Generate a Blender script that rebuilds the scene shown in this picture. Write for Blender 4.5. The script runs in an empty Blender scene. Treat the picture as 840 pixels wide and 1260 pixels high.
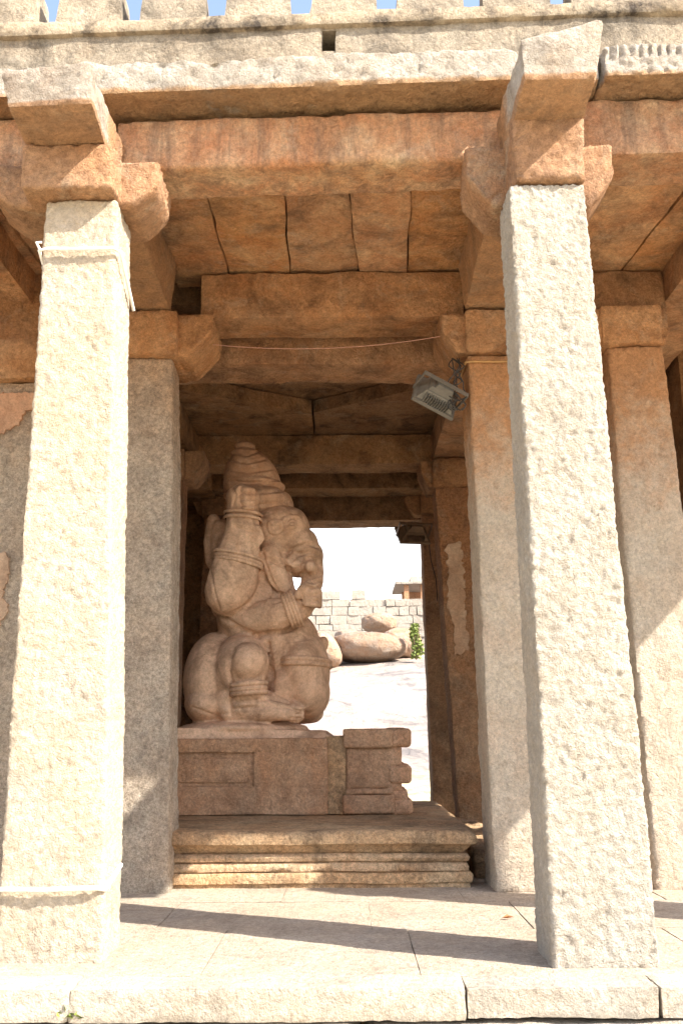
import bpy, bmesh, math, random
import numpy as np
from mathutils import Vector, Matrix, Euler
R = math.radians
random.seed(5)
sc = bpy.context.scene
COL = sc.collection

# ------------------------------------------------------------------ camera
F_PX, CAM_H = 1186.0, 0.99
PITCH, YAW, ROLL = R(12.83), R(0.25), R(0.35)
cd = bpy.data.cameras.new('camera'); cam = bpy.data.objects.new('camera', cd); COL.objects.link(cam)
cd.sensor_fit = 'VERTICAL'; cd.sensor_height = 36.0; cd.lens = 36.0 * F_PX / 1260.0
cd.clip_start = 0.05; cd.clip_end = 2000
CM = Matrix.Rotation(YAW, 4, 'Z') @ Matrix.Rotation(R(90) + PITCH, 4, 'X') @ Matrix.Rotation(-ROLL, 4, 'Z')
CM.translation = (0, 0, CAM_H)
cam.matrix_world = CM
sc.camera = cam

def at(px, py, Y):
    d = CM.to_3x3() @ Vector(((px - 420) / F_PX, (630 - py) / F_PX, -1))
    t = Y / d.y
    return Vector((d.x * t, Y, CAM_H + d.z * t))
def X(px, py, Y): return at(px, py, Y).x

# ------------------------------------------------------------------ noise
def _hash(i, j, k, s):
    n = (i * 374761393 + j * 668265263 + k * 2147483647 + s * 1274126177) & 0xFFFFFFFF
    n = ((n ^ (n >> 13)) * 1274126177) & 0xFFFFFFFF
    n = ((n ^ (n >> 16)) * 2246822519) & 0xFFFFFFFF
    return ((n ^ (n >> 15)) & 0xFFFF) / 32767.5 - 1.0
def vn(P, s=0):
    P = np.asarray(P, float); I = np.floor(P).astype(np.int64); f = P - I
    u = f * f * (3 - 2 * f); r = 0
    for a in (0, 1):
        wa = u[:, 0] if a else 1 - u[:, 0]
        for b in (0, 1):
            wb = u[:, 1] if b else 1 - u[:, 1]
            for c in (0, 1):
                wc = u[:, 2] if c else 1 - u[:, 2]
                r = r + wa * wb * wc * _hash(I[:, 0] + a, I[:, 1] + b, I[:, 2] + c, s)
    return r
def fbm(P, sc_, octv=3, s=0, g=0.5):
    a, t, r = 1.0, 0, 0
    for o in range(octv):
        r = r + a * vn(P * sc_ * 2 ** o + 17.3 * o, s + o); t += a; a *= g
    return r / t

# ------------------------------------------------------------------ mesh store
class MB:
    def __init__(s): s.v = []; s.f = []; s.n = 0
    def add(s, V, F):
        V = np.asarray(V, float)
        s.v.append(V); s.f += [tuple(i + s.n for i in f) for f in F]; s.n += len(V); return s
def block_data(c8, seg=0.05, amp=0.01, rnd=0.02, seed=0, fine=0.5, micro=0.0, warp=None):
    """hexahedron with worn edges and a rough hewn face; c8 = bottom 4 (x0y0,x1y0,x1y1,x0y1) then top 4"""
    C = np.array([list(c) for c in c8], float)
    L = [max(np.linalg.norm(C[1] - C[0]), np.linalg.norm(C[5] - C[4])),
         max(np.linalg.norm(C[3] - C[0]), np.linalg.norm(C[7] - C[4])),
         max(np.linalg.norm(C[4] - C[0]), np.linalg.norm(C[6] - C[2]))]
    N = [max(2, int(math.ceil(l / seg))) for l in L]
    idx, pts, F = {}, [], []
    def g(i, j, k):
        t = (i, j, k)
        if t not in idx: idx[t] = len(pts); pts.append(t)
        return idx[t]
    nx, ny, nz = N
    for i in range(nx):
        for j in range(ny):
            F.append((g(i, j, 0), g(i, j + 1, 0), g(i + 1, j + 1, 0), g(i + 1, j, 0)))
            F.append((g(i, j, nz), g(i + 1, j, nz), g(i + 1, j + 1, nz), g(i, j + 1, nz)))
    for i in range(nx):
        for k in range(nz):
            F.append((g(i, 0, k), g(i + 1, 0, k), g(i + 1, 0, k + 1), g(i, 0, k + 1)))
            F.append((g(i, ny, k), g(i, ny, k + 1), g(i + 1, ny, k + 1), g(i + 1, ny, k)))
    for j in range(ny):
        for k in range(nz):
            F.append((g(0, j, k), g(0, j, k + 1), g(0, j + 1, k + 1), g(0, j + 1, k)))
            F.append((g(nx, j, k), g(nx, j + 1, k), g(nx, j + 1, k + 1), g(nx, j, k + 1)))
    Q = np.array(pts, float); Lv = np.array(L); Nv = np.array(N)
    def tri(U):
        u, v, w = U[:, 0:1], U[:, 1:2], U[:, 2:3]
        return ((1-u)*(1-v)*(1-w)*C[0] + u*(1-v)*(1-w)*C[1] + u*v*(1-w)*C[2] + (1-u)*v*(1-w)*C[3]
                + (1-u)*(1-v)*w*C[4] + u*(1-v)*w*C[5] + u*v*w*C[6] + (1-u)*v*w*C[7])
    U = Q / Nv
    W = tri(U)
    p = U * Lv
    r = rnd * (1 + 0.8 * fbm(W, 5.0, 2, seed + 50)) ; r = np.clip(r, 0.002, min(L) * 0.45)[:, None]
    q = np.minimum(np.maximum(p, r), Lv - r)
    d = p - q; ln = np.linalg.norm(d, axis=1, keepdims=True); ln[ln == 0] = 1; nd = d / ln
    p2 = q + nd * r
    W = tri(p2 / Lv)
    # outward direction in world
    e = 0.01
    W2 = tri((p2 + nd * e) / Lv); wn = W2 - W; wl = np.linalg.norm(wn, axis=1, keepdims=True); wl[wl == 0] = 1; wn /= wl
    D = amp * (1.3 * fbm(W, 1.6, 2, seed) + 1.0 * fbm(W, 7, 2, seed + 9)) + amp * fine * (np.abs(fbm(W, 21, 2, seed + 20)) * -1.6 + 0.4)
    if micro:
        Wd = W @ np.array([[.8, 0, .6], [0, 1, 0], [-.6, 0, .8]]); D = D - micro*np.clip(vn(Wd*np.array([34, 34, 20]), seed+31)-.42, 0, 1)*1.2 - micro*.8*np.clip(vn(Wd*np.array([70, 70, 45]), seed+33), 0, 1) + micro*.75*(1-2*np.abs(fbm(Wd*np.array([1, 1, .7]), 33, 2, seed+35))) + micro*.9*vn(W*88, seed+37)
    W = W + wn * D[:, None]
    if warp: W = warp(W)
    return W, F
def link(name, me, mat, parent=None, smooth=True):
    o = bpy.data.objects.new(name, me); COL.objects.link(o)
    if mat: me.materials.append(mat)
    if smooth:
        me.polygons.foreach_set('use_smooth', [True] * len(me.polygons))
        if smooth is not True: me.set_sharp_from_angle(angle=smooth)
    if parent: o.parent = parent
    return o
def build(name, mb, mat, parent=None, smooth=R(48), origin=None):
    V = np.vstack(mb.v)
    if parent is not None:
        off = np.array(abs_loc(parent)); V = V - off; loc = None
    elif origin is None:
        off = np.array([(V[:, 0].min() + V[:, 0].max()) / 2, (V[:, 1].min() + V[:, 1].max()) / 2, V[:, 2].min()]); V = V - off; loc = off
    else:
        off = np.array(origin); V = V - off; loc = off
    me = bpy.data.meshes.new(name); me.from_pydata(V.tolist(), [], mb.f); me.update()
    o = link(name, me, mat, parent, smooth)
    if parent is None: o.location = loc
    return o
def abs_loc(o):
    l = Vector(o.location)
    while o.parent: o = o.parent; l += o.location
    return l
def tag(o, label, cat, group=None, kind=None):
    if label: o['label'] = label
    if cat: o['category'] = cat
    if group: o['group'] = group
    o['kind'] = kind or 'thing'
    return o
def thing(name, loc, label, cat, group=None):
    o = bpy.data.objects.new(name, None); o.empty_display_size = .2; COL.objects.link(o); o.location = loc
    return tag(o, label, cat, group)
def box8(x0, x1, y0, y1, z0, z1, sk=0.0, tb=0.0):
    """sk skews the depth with x (the facade is not quite square on), tb narrows the bottom"""
    s = lambda x: -sk * x
    return [(x0+tb, y0+s(x0)+tb, z0), (x1-tb, y0+s(x1)+tb, z0), (x1-tb, y1+s(x1), z0), (x0+tb, y1+s(x0), z0),
            (x0, y0+s(x0), z1), (x1, y0+s(x1), z1), (x1, y1+s(x1), z1), (x0, y1+s(x0), z1)]
SEED = [10]
def rb(mb, c8, seg=.05, amp=.01, rnd=.02, fine=.5, micro=0.0, warp=None):
    SEED[0] += 3
    mb.add(*block_data(c8, seg, amp, rnd, SEED[0], fine, micro, warp)); return mb
def tube(mb, pts, r, n=8, cap=True):
    pts = [Vector(p) for p in pts]; rs = r if isinstance(r, (list, tuple)) else [r] * len(pts)
    V, F = [], []; up = Vector((0, 0, 1)); last = None
    for i, p in enumerate(pts):
        t = (pts[min(i + 1, len(pts) - 1)] - pts[max(i - 1, 0)]).normalized()
        a = last - t * last.dot(t) if last is not None else (t.cross(up) if abs(t.dot(up)) < .95 else t.cross(Vector((1, 0, 0))))
        a.normalize(); last = a; b = t.cross(a)
        for k in range(n):
            w = 2 * math.pi * k / n; V.append(p + (a * math.cos(w) + b * math.sin(w)) * rs[i])
    for i in range(len(pts) - 1):
        for k in range(n):
            k2 = (k + 1) % n; F.append((i*n+k, i*n+k2, (i+1)*n+k2, (i+1)*n+k))
    if cap: F.append(tuple(range(n))[::-1]); F.append(tuple((len(pts)-1)*n + k for k in range(n)))
    mb.add([list(v) for v in V], F); return mb

# ------------------------------------------------------------------ materials
def mat(name):
    m = bpy.data.materials.new(name); m.use_nodes = True; nt = m.node_tree; nt.nodes.clear()
    o = nt.nodes.new('ShaderNodeOutputMaterial'); b = nt.nodes.new('ShaderNodeBsdfPrincipled')
    nt.links.new(b.outputs[0], o.inputs[0]); return m, nt, b
def nd(nt, t, **k):
    n = nt.nodes.new(t)
    for a, v in k.items():
        if a in n.inputs.keys(): n.inputs[a].default_value = v
        else: setattr(n, a, v)
    return n
def ramp(nt, src, lo, hi, c0=(0, 0, 0, 1), c1=(1, 1, 1, 1)):
    r = nt.nodes.new('ShaderNodeValToRGB'); e = r.color_ramp.elements
    e[0].position = lo; e[1].position = hi; e[0].color = c0; e[1].color = c1
    nt.links.new(src, r.inputs[0]); return r.outputs[0]
def mix(nt, fac, a, b, mode='MIX'):
    m = nt.nodes.new('ShaderNodeMix'); m.data_type = 'RGBA'; m.blend_type = mode; m.clamp_factor = True; m.clamp_result = False
    for s, v in ((m.inputs[0], fac), (m.inputs[6], a), (m.inputs[7], b)):
        if isinstance(v, (int, float)): s.default_value = v
        elif isinstance(v, tuple): s.default_value = v if len(v) == 4 else v + (1,)
        else: nt.links.new(v, s)
    return m.outputs[2]
def mth(nt, op, a, b=0.0):
    m = nt.nodes.new('ShaderNodeMath'); m.operation = op
    for s, v in zip(m.inputs, (a, b)):
        if isinstance(v, (int, float)): s.default_value = v
        else: nt.links.new(v, s)
    return m.outputs[0]
def noise(nt, vec, s, d=6, r=.6, dist=0.0):
    n = nd(nt, 'ShaderNodeTexNoise', Scale=s, Detail=d, Roughness=r, Distortion=dist); nt.links.new(vec, n.inputs['Vector']); return n.outputs['Fac']

def stone(name, a, b, rust=(.40, .17, .07), zr=None, rust_amt=0.0, dark=(.10, .075, .06), dark_amt=.35,
          speck=.25, bump=.5, bscale=1.0, streak=0.0, zones=(), bloom=.35, uniform=False):
    """hewn granite: a/b ground colours, rust = patina tint (zr = heights over which the tint grows; on inner pillars it also paints bounce light), dark = lichen and soot"""
    m, nt, bs = mat(name)
    g = nt.nodes.new('ShaderNodeNewGeometry'); P = g.outputs['Position']
    big = noise(nt, P, 1.7, 5, .6, .4); mid = noise(nt, P, 7.5, 6, .65, .3); fin = noise(nt, P, 55, 4, .7); gr = noise(nt, P, 190, 2, .6)
    c = mix(nt, ramp(nt, mth(nt, 'ADD', mth(nt, 'MULTIPLY', big, .6), mth(nt, 'MULTIPLY', mid, .4)), .40, .60), a, b)
    # rust tint, by noise and by height
    rf = ramp(nt, noise(nt, P, 2.3, 7, .68, .8), .38, .66)
    if zr:
        sx = nt.nodes.new('ShaderNodeSeparateXYZ'); nt.links.new(P, sx.inputs[0])
        mr = nd(nt, 'ShaderNodeMapRange', interpolation_type='SMOOTHSTEP'); nt.links.new(mth(nt, 'ADD', sx.outputs[2], mth(nt, 'MULTIPLY', mth(nt, 'SUBTRACT', mid, .5), 1.6)), mr.inputs[0])
        mr.inputs[1].default_value = zr[0]; mr.inputs[2].default_value = zr[1]
        rf = mth(nt, 'MAXIMUM', mth(nt, 'MULTIPLY', rf, rust_amt), mth(nt, 'MULTIPLY', mr.outputs[0], zr[2] if len(zr) > 2 else .9))
    else: rf = mth(nt, 'MULTIPLY', rf, rust_amt)
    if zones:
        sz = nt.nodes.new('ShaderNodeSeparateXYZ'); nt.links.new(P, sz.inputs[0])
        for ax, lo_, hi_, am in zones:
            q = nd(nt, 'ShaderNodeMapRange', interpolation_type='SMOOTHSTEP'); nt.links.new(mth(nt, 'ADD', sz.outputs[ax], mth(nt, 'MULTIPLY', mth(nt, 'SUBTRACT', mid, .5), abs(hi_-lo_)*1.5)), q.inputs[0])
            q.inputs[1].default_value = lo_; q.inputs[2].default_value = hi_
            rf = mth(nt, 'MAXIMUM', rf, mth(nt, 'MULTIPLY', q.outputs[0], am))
    c = mix(nt, rf, c, rust)
    # soot / lichen
    mp = nd(nt, 'ShaderNodeMapping'); nt.links.new(P, mp.inputs[0]); mp.inputs['Location'].default_value = (3.1, 7.7, 1.3)
    if streak: mp.inputs['Scale'].default_value = (3.2, 3.2, .35)
    dk = ramp(nt, noise(nt, mp.outputs[0], 3.1, 8, .72, .5), .47, .64)
    c = mix(nt, mth(nt, 'MULTIPLY', dk, dark_amt), c, dark)
    # pale mineral bloom
    mp2 = nd(nt, 'ShaderNodeMapping'); nt.links.new(P, mp2.inputs[0]); mp2.inputs['Location'].default_value = (13.1, 2.7, 5.3)
    bl = ramp(nt, noise(nt, mp2.outputs[0], 4.0, 7, .7, .6), .54, .68)
    c = mix(nt, mth(nt, 'MULTIPLY', bl, bloom), c, (.54, .42, .30))
    c = mix(nt, mth(nt, 'MULTIPLY', ramp(nt, noise(nt, P, 13, 8, .75, .4), .50, .70), dark_amt*.45), c, tuple(x*.45 for x in rust))
    # crystal speckle
    sp = mth(nt, 'ADD', mth(nt, 'MULTIPLY', ramp(nt, fin, .38, .62), .38), mth(nt, 'MULTIPLY', ramp(nt, gr, .40, .60), .34))
    sp = mth(nt, 'ADD', sp, mth(nt, 'MULTIPLY', ramp(nt, noise(nt, P, 24, 4, .7, .5), .40, .60), .28))
    spc = nt.nodes.new('ShaderNodeMapRange'); nt.links.new(sp, spc.inputs[0]); spc.inputs[3].default_value = 1 - speck*1.35; spc.inputs[4].default_value = 1 + speck * .95
    cmb = nt.nodes.new('ShaderNodeCombineXYZ')
    for i in range(3): nt.links.new(spc.outputs[0], cmb.inputs[i])
    c = mix(nt, 1.0, c, cmb.outputs[0], 'MULTIPLY')
    oi = nt.nodes.new('ShaderNodeObjectInfo'); hv = nd(nt, 'ShaderNodeHueSaturation'); nt.links.new(c, hv.inputs['Color'])
    for sock, lo_, hi_, mul in (('Value', .86, 1.12, 1.0), ('Saturation', .93, 1.04, 7.31)):
        fr = mth(nt, 'FRACT', mth(nt, 'MULTIPLY', oi.outputs['Random'], mul)); q = nt.nodes.new('ShaderNodeMapRange'); nt.links.new(fr, q.inputs[0]); q.inputs[3].default_value = lo_; q.inputs[4].default_value = hi_
        if not uniform: nt.links.new(q.outputs[0], hv.inputs[sock])
    c = hv.outputs[0]
    nt.links.new(c, bs.inputs['Base Color'])
    bs.inputs['Roughness'].default_value = .93; bs.inputs['Specular IOR Level'].default_value = .18
    # relief : chisel pits + grain
    mp3 = nd(nt, 'ShaderNodeMapping'); nt.links.new(P, mp3.inputs[0]); mp3.inputs['Rotation'].default_value = (.3, .2, .5); mp3.inputs['Scale'].default_value = (1, 1, .62)
    vo = nd(nt, 'ShaderNodeTexVoronoi', Scale=26 * bscale, Randomness=1.0); nt.links.new(mix(nt, .12, mp3.outputs[0], nt_noise_col(nt, P, 9)), vo.inputs['Vector'])
    h = mth(nt, 'ADD', mth(nt, 'MULTIPLY', ramp(nt, vo.outputs['Distance'], .0, .55), .35), mth(nt, 'MULTIPLY', noise(nt, P, 30 * bscale, 6, .75, .6), 1.1))
    h = mth(nt, 'ADD', h, mth(nt, 'MULTIPLY', noise(nt, P, 110 * bscale, 3, .75), .55))
    bp = nd(nt, 'ShaderNodeBump', Strength=1.0, Distance=.022 * bump); nt.links.new(h, bp.inputs['Height']); nt.links.new(bp.outputs[0], bs.inputs['Normal'])
    return m
def nt_noise_col(nt, vec, s):
    n = nd(nt, 'ShaderNodeTexNoise', Scale=s, Detail=3); nt.links.new(vec, n.inputs['Vector']); return n.outputs['Color']
def plain(name, col, rough=.6, metal=0.0, var=.15, bump=0.0):
    m, nt, bs = mat(name); tc = nt.nodes.new('ShaderNodeNewGeometry')
    n = noise(nt, tc.outputs['Position'], 30, 5, .6)
    c = mix(nt, ramp(nt, n, .3, .7), tuple(x * (1 - var) for x in col), tuple(min(1, x * (1 + var)) for x in col))
    nt.links.new(c, bs.inputs['Base Color']); bs.inputs['Roughness'].default_value = rough; bs.inputs['Metallic'].default_value = metal
    if bump:
        b = nd(nt, 'ShaderNodeBump', Strength=1.0, Distance=bump); nt.links.new(n, b.inputs['Height']); nt.links.new(b.outputs[0], bs.inputs['Normal'])
    return m

CREAM, CREAM2, GREY = (.50, .40, .28), (.56, .48, .38), (.36, .32, .27)
M = {}
M['pillar_yellow'] = stone('yellow_cream_granite', (.58, .49, .375), (.57, .505, .42), rust=(.54, .39, .24), rust_amt=.3, zr=(3.55, 4.1, .4), dark_amt=.2, bump=1.1, speck=.2)
M['pillar_white'] = stone('pale_rough_granite', (.64, .59, .51), (.68, .62, .53), rust=(.58, .43, .28), rust_amt=.3, zr=(3.7, 4.3, .3), dark=(.28,.24,.20), dark_amt=.2, bump=1.7, speck=.2, bscale=.9)
M['pillar_in'] = stone('inner_pillar_granite', (.64, .56, .45), (.68, .60, .49), rust=(.54, .26, .11), rust_amt=.22, zr=(2.1, 3.5, .9), dark_amt=.15, bump=1.2, speck=.26)  # head tint is rust stain with warm bounce light painted in
M['pillar_grey'] = stone('grey_pillar_granite', (.45, .38, .30), (.52, .45, .36), rust=(.52, .31, .17), rust_amt=.25, zr=(2.2, 4.0, .8), dark_amt=.35, bump=1.0, speck=.42, bscale=1.3)  # orange towards the head: stain plus painted bounce light
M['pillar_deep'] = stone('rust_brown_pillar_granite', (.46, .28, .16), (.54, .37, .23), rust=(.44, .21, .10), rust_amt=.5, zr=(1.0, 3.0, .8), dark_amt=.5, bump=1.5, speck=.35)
M['rust'] = stone('rust_stained_granite', (.60, .30, .135), (.44, .195, .08), rust=(.66, .42, .24), rust_amt=.55, dark=(.17, .085, .045), dark_amt=.7, bump=1.1, speck=.3, bloom=.35)
M['rust_dark'] = stone('dark_rust_granite', (.44, .21, .095), (.50, .27, .13), rust=(.56, .33, .18), rust_amt=.4, dark=(.13, .075, .045), dark_amt=.75, bump=1.1, speck=.3)
M['beam_front'] = stone('streaked_front_beam_granite', (.70, .50, .31), (.54, .28, .13), rust=(.52, .20, .08), rust_amt=.8, dark=(.20, .13, .09), dark_amt=.65, bump=1.1, streak=1, speck=.3, bloom=.4)
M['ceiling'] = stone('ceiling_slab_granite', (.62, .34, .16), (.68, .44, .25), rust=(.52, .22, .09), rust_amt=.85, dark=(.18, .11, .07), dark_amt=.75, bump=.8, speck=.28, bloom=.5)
M['inner_dark'] = stone('shade_browned_granite', (.32, .17, .08), (.42, .25, .13), rust=(.44, .22, .10), rust_amt=.4, dark=(.08, .05, .03), dark_amt=.75, bump=1.2, speck=.35)  # ground colours darkened to paint in the chamber's deep shade
M['eave'] = stone('weathered_eave_granite', (.70, .65, .57), (.60, .54, .46), rust=(.58, .34, .17), rust_amt=.25, dark=(.2, .16, .13), dark_amt=.3, bump=1.7, zones=((2, 4.51, 4.475, .9), (1, 4.85, 5.1, .9)))  # zones: orange tint along the bottom edge and further back
M['parapet'] = stone('lime_plastered_parapet', (.44, .385, .305), (.48, .41, .315), rust=(.44, .31, .19), rust_amt=.35, dark=(.09, .075, .06), dark_amt=.65, bump=1.0, speck=.3)
M['cornice'] = stone('blackened_cornice_plaster', (.40, .33, .24), (.54, .45, .33), rust=(.42, .28, .15), rust_amt=.3, dark=(.06, .05, .045), dark_amt=.95, bump=.8, speck=.2)
M['floor'] = stone('worn_floor_granite', (.44, .375, .30), (.40, .34, .275), rust=(.43, .31, .20), rust_amt=.4, dark=(.22, .18, .14), dark_amt=.45, bump=.6, speck=.3)
M['kerb'] = stone('worn_kerb_granite', (.50, .45, .385), (.46, .41, .34), rust=(.48, .36, .24), rust_amt=.3, dark=(.22, .19, .15), dark_amt=.35, bump=.7, speck=.26)
M['plinth'] = stone('brown_plinth_granite', (.64, .44, .26), (.70, .52, .33), rust=(.64, .33, .15), rust_amt=.5, dark=(.16, .12, .08), dark_amt=.65, bump=1.3, speck=.42, bloom=.3)
M['pedestal'] = stone('red_brown_pedestal_granite', (.68, .43, .27), (.72, .50, .34), rust=(.62, .29, .14), rust_amt=.5, dark=(.22, .14, .09), dark_amt=.45, bump=.9, speck=.33)
M['statue'] = stone('smooth_statue_granite', (.80, .57, .40), (.68, .46, .31), rust=(.38, .175, .08), rust_amt=.22, zr=(2.3, 3.6, .75), dark=(.22, .13, .08), dark_amt=.6, bump=.2, speck=.2, bloom=.3, uniform=True)  # tone turns darker brown towards the crown
M['boulder'] = stone('sunlit_boulder_granite', (.46, .38, .31), (.44, .29, .19), rust=(.50, .26, .13), rust_amt=.5, dark=(.3, .26, .22), dark_amt=.3, bump=6, bscale=.15)
M['fort'] = stone('fort_wall_granite', (.48, .44, .38), (.44, .39, .33), rust=(.50, .38, .26), rust_amt=.3, dark=(.25, .22, .2), dark_amt=.3, bump=2, bscale=.3)
M['bracket_front'] = stone('worn_bracket_granite', (.50, .31, .19), (.44, .26, .155), rust=(.44, .215, .105), rust_amt=.5, dark=(.2, .12, .08), dark_amt=.55, bump=1.2, speck=.3, bloom=.6)
M['beam_end'] = stone('cross_beam_granite', (.70, .65, .57), (.60, .53, .44), rust=(.60, .31, .14), rust_amt=.25, dark=(.18, .13, .1), dark_amt=.45, bump=1.5, zones=((1, 4.45, 4.6, .92), (2, 4.15, 4.125, .85)))  # zones: tinted orange behind the end face and along the bottom
M['beam_end_low'] = stone('low_cross_beam_granite', (.70, .65, .57), (.60, .53, .44), rust=(.60, .31, .14), rust_amt=.25, dark=(.18, .13, .1), dark_amt=.45, bump=1.5, zones=((1, 4.45, 4.6, .92), (2, 4.035, 4.015, .85)))  # same tint zones, set for the lower beam
M['plaster'] = stone('old_lime_plaster', (.50, .37, .26), (.38, .25, .16), rust=(.42,.24,.14), rust_amt=.5, bump=.3)
M['plaster_red'] = stone('orange_plaster', (.50, .27, .16), (.54, .33, .21), bump=.3)
M['void'] = plain('dark_recess', (.03, .02, .015), .9)
M['strap'] = plain('white_cable', (.78, .76, .72), .5)
M['tape'] = plain('orange_strap', (.42, .24, .09), .6)
M['lampgrey'] = plain('grey_lamp_enamel', (.17, .16, .14), .45, .3)
M['lampbrown'] = plain('brown_lamp_enamel', (.20, .13, .08), .5, .2)
M['glass'] = plain('lamp_glass', (.25, .25, .24), .1)
M['wire_black'] = plain('black_wire', (.03, .025, .02), .5)
M['wire_red'] = plain('faded_red_string', (.45, .24, .18), .7)
M['leaf'] = plain('shrub_leaf', (.14, .18, .03), .6, 0, .5)
M['dryleaf'] = plain('dry_leaf', (.35, .15, .06), .7)
M['bark'] = plain('shrub_bark', (.15, .1, .06), .8)

# ------------------------------------------------------------------ pillars
def pillar(label, base, top, Yb, Yt, thick, ztop, m, cap, capm=None, seg=.06, amp=.010, rnd=.022, zb=-.02, group='stone pillars of the pavilion', fine=.5, micro=.0):
    """base/top = (x left, x right); cap = dict of the bracket capital"""
    t = thing('stone_pillar', ((base[0]+base[1])/2, Yb + thick/2, 0), label, 'pillar', group)
    a, b = base; c, d = top
    c8 = [(a, Yb, zb), (b, Yb, zb), (b, Yb+thick, zb), (a, Yb+thick, zb), (c, Yt, ztop), (d, Yt, ztop), (d, Yt+thick*.9, ztop), (c, Yt+thick*.9, ztop)]
    build('shaft', rb(MB(), c8, seg, amp, rnd, fine, micro), m, t)
    # bracket: core block, arms with chamfered ends
    cseg = max(seg, .018); cam_ = micro*.9; camp = max(amp, .010)
    mb = MB(); z0, z1 = ztop + .004, cap['z1']; x0, x1 = cap.get('x', (c - .02, d + .02)); y0, y1 = cap['y']
    rb(mb, box8(x0, x1, y0, y1, z0, z1, tb=.0), cseg, camp, .024, .9, cam_)
    ay0, ay1 = cap.get('ay', (y0 + .08, y1 - .02)); ch = cap.get('ch', .14); zz = z0 + cap.get('zlow', -.0)
    for side, L in (('l', cap.get('l', .3)), ('r', cap.get('r', .3))):
        if L <= 0: continue
        sg = -1 if side == 'l' else 1; xr_ = x0 if side == 'l' else x1; lo = sorted((xr_ - sg*.05, xr_ + sg*L))
        def wp(W, sg=sg, xr_=xr_, L=L):
            t = np.clip(((W[:, 0]-xr_)*sg - .30*L)/(.70*L), 0, 1); W = W.copy()
            W[:, 2] = z1 - (z1-W[:, 2])*(1-cap.get('c', .58)*t**1.2); return W
        rb(mb, box8(lo[0], lo[1], ay0, ay1, z0+.003, z1-.004), cseg, camp, .026, .9, cam_, wp)
    build('bracket_capital', mb, capm or M['rust'], t)
    return t

# front row (sunlit)
YL, YR = 4.57, 4.45
pL = pillar('sunlit yellowish front pillar with white cables tied round it, at the left', (X(-6, 1175, YL), X(126, 1175, YL)), (X(57, 248, YL), X(144, 248, YL)), YL, YL, .36, 3.72, M['pillar_yellow'],
       dict(z1=3.99, y=(4.46, 5.06), x=(X(28, 215, 4.5), X(142, 225, 4.5)), ay=(4.64, 5.04), l=.25, r=.19, c=.45), M['bracket_front'], seg=.013, amp=.0055, rnd=.013, fine=.6, micro=.004)
pR = pillar('sunlit white roughly hewn front pillar at the right, with no cable tied to it', (X(681, 1188, YR), X(813, 1187, YR)), (X(627, 235, YR), X(718, 232, YR)), YR, YR, .35, 3.72, M['pillar_white'],
       dict(z1=4.10, y=(4.42, 5.0), x=(X(632, 190, 4.42), X(720, 190, 4.42)), ay=(4.68, 5.02), l=.21, r=.22, c=.5), M['bracket_front'], seg=.0115, amp=.006, rnd=.012, fine=.7, micro=.0055)
pillar('front row pillar at the far right corner of the pavilion, out of the picture', (3.92, 4.38), (3.95, 4.35), 4.40, 4.40, .4, 3.74, M['pillar_white'], dict(z1=4.10, y=(4.42, 5.0), l=.2, r=0))
pillar('front row pillar at the far left corner of the pavilion, out of the picture', (-2.68, -2.16), (-2.62, -2.24), 4.63, 4.63, .4, 3.72, M['pillar_yellow'], dict(z1=4.10, y=(4.6, 5.15), l=0, r=.2))
# second row
Y2 = 6.45
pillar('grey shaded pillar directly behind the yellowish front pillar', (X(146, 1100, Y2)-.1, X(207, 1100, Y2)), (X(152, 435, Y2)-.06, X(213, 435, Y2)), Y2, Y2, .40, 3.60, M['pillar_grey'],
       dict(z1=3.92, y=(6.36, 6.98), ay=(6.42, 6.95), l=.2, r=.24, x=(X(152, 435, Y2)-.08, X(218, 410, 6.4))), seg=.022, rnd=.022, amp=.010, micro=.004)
p2R = pillar('pale pillar behind the white front pillar, orange strap round its top', (X(609, 1094, Y2), X(609, 1094, Y2)+.50), (X(575, 430, Y2), X(575, 430, Y2)+.44), Y2, Y2, .46, 3.60, M['pillar_in'],
       dict(z1=3.92, y=(6.38, 7.0), ay=(6.42, 6.98), l=.17, r=.15), seg=.022, amp=.010, micro=.005)
pillar('pale pillar with a rust stained head, bounce light painted in, at the right edge of the picture', (X(808, 1085, Y2), X(808, 1085, Y2)+.46), (X(747, 417, Y2), X(815, 417, Y2)), Y2+.02, Y2+.02, .44, 3.66, M['pillar_in'],
       dict(z1=3.95, y=(6.40, 7.0), ay=(6.42, 6.98), l=.12, r=.06, x=(X(740, 400, 6.4), X(815, 400, 6.4))), seg=.024, amp=.011, micro=.005)
pillar('grey pillar with flaked orange plaster and painted bounce light near its head at the left edge of the picture', (-2.68, X(14, 1050, Y2)), (-2.62, X(44, 480, Y2)), Y2, Y2, .42, 3.42, M['pillar_grey'],
       dict(z1=3.72, y=(6.38, 7.0), l=0, r=.08), seg=.04)
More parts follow.
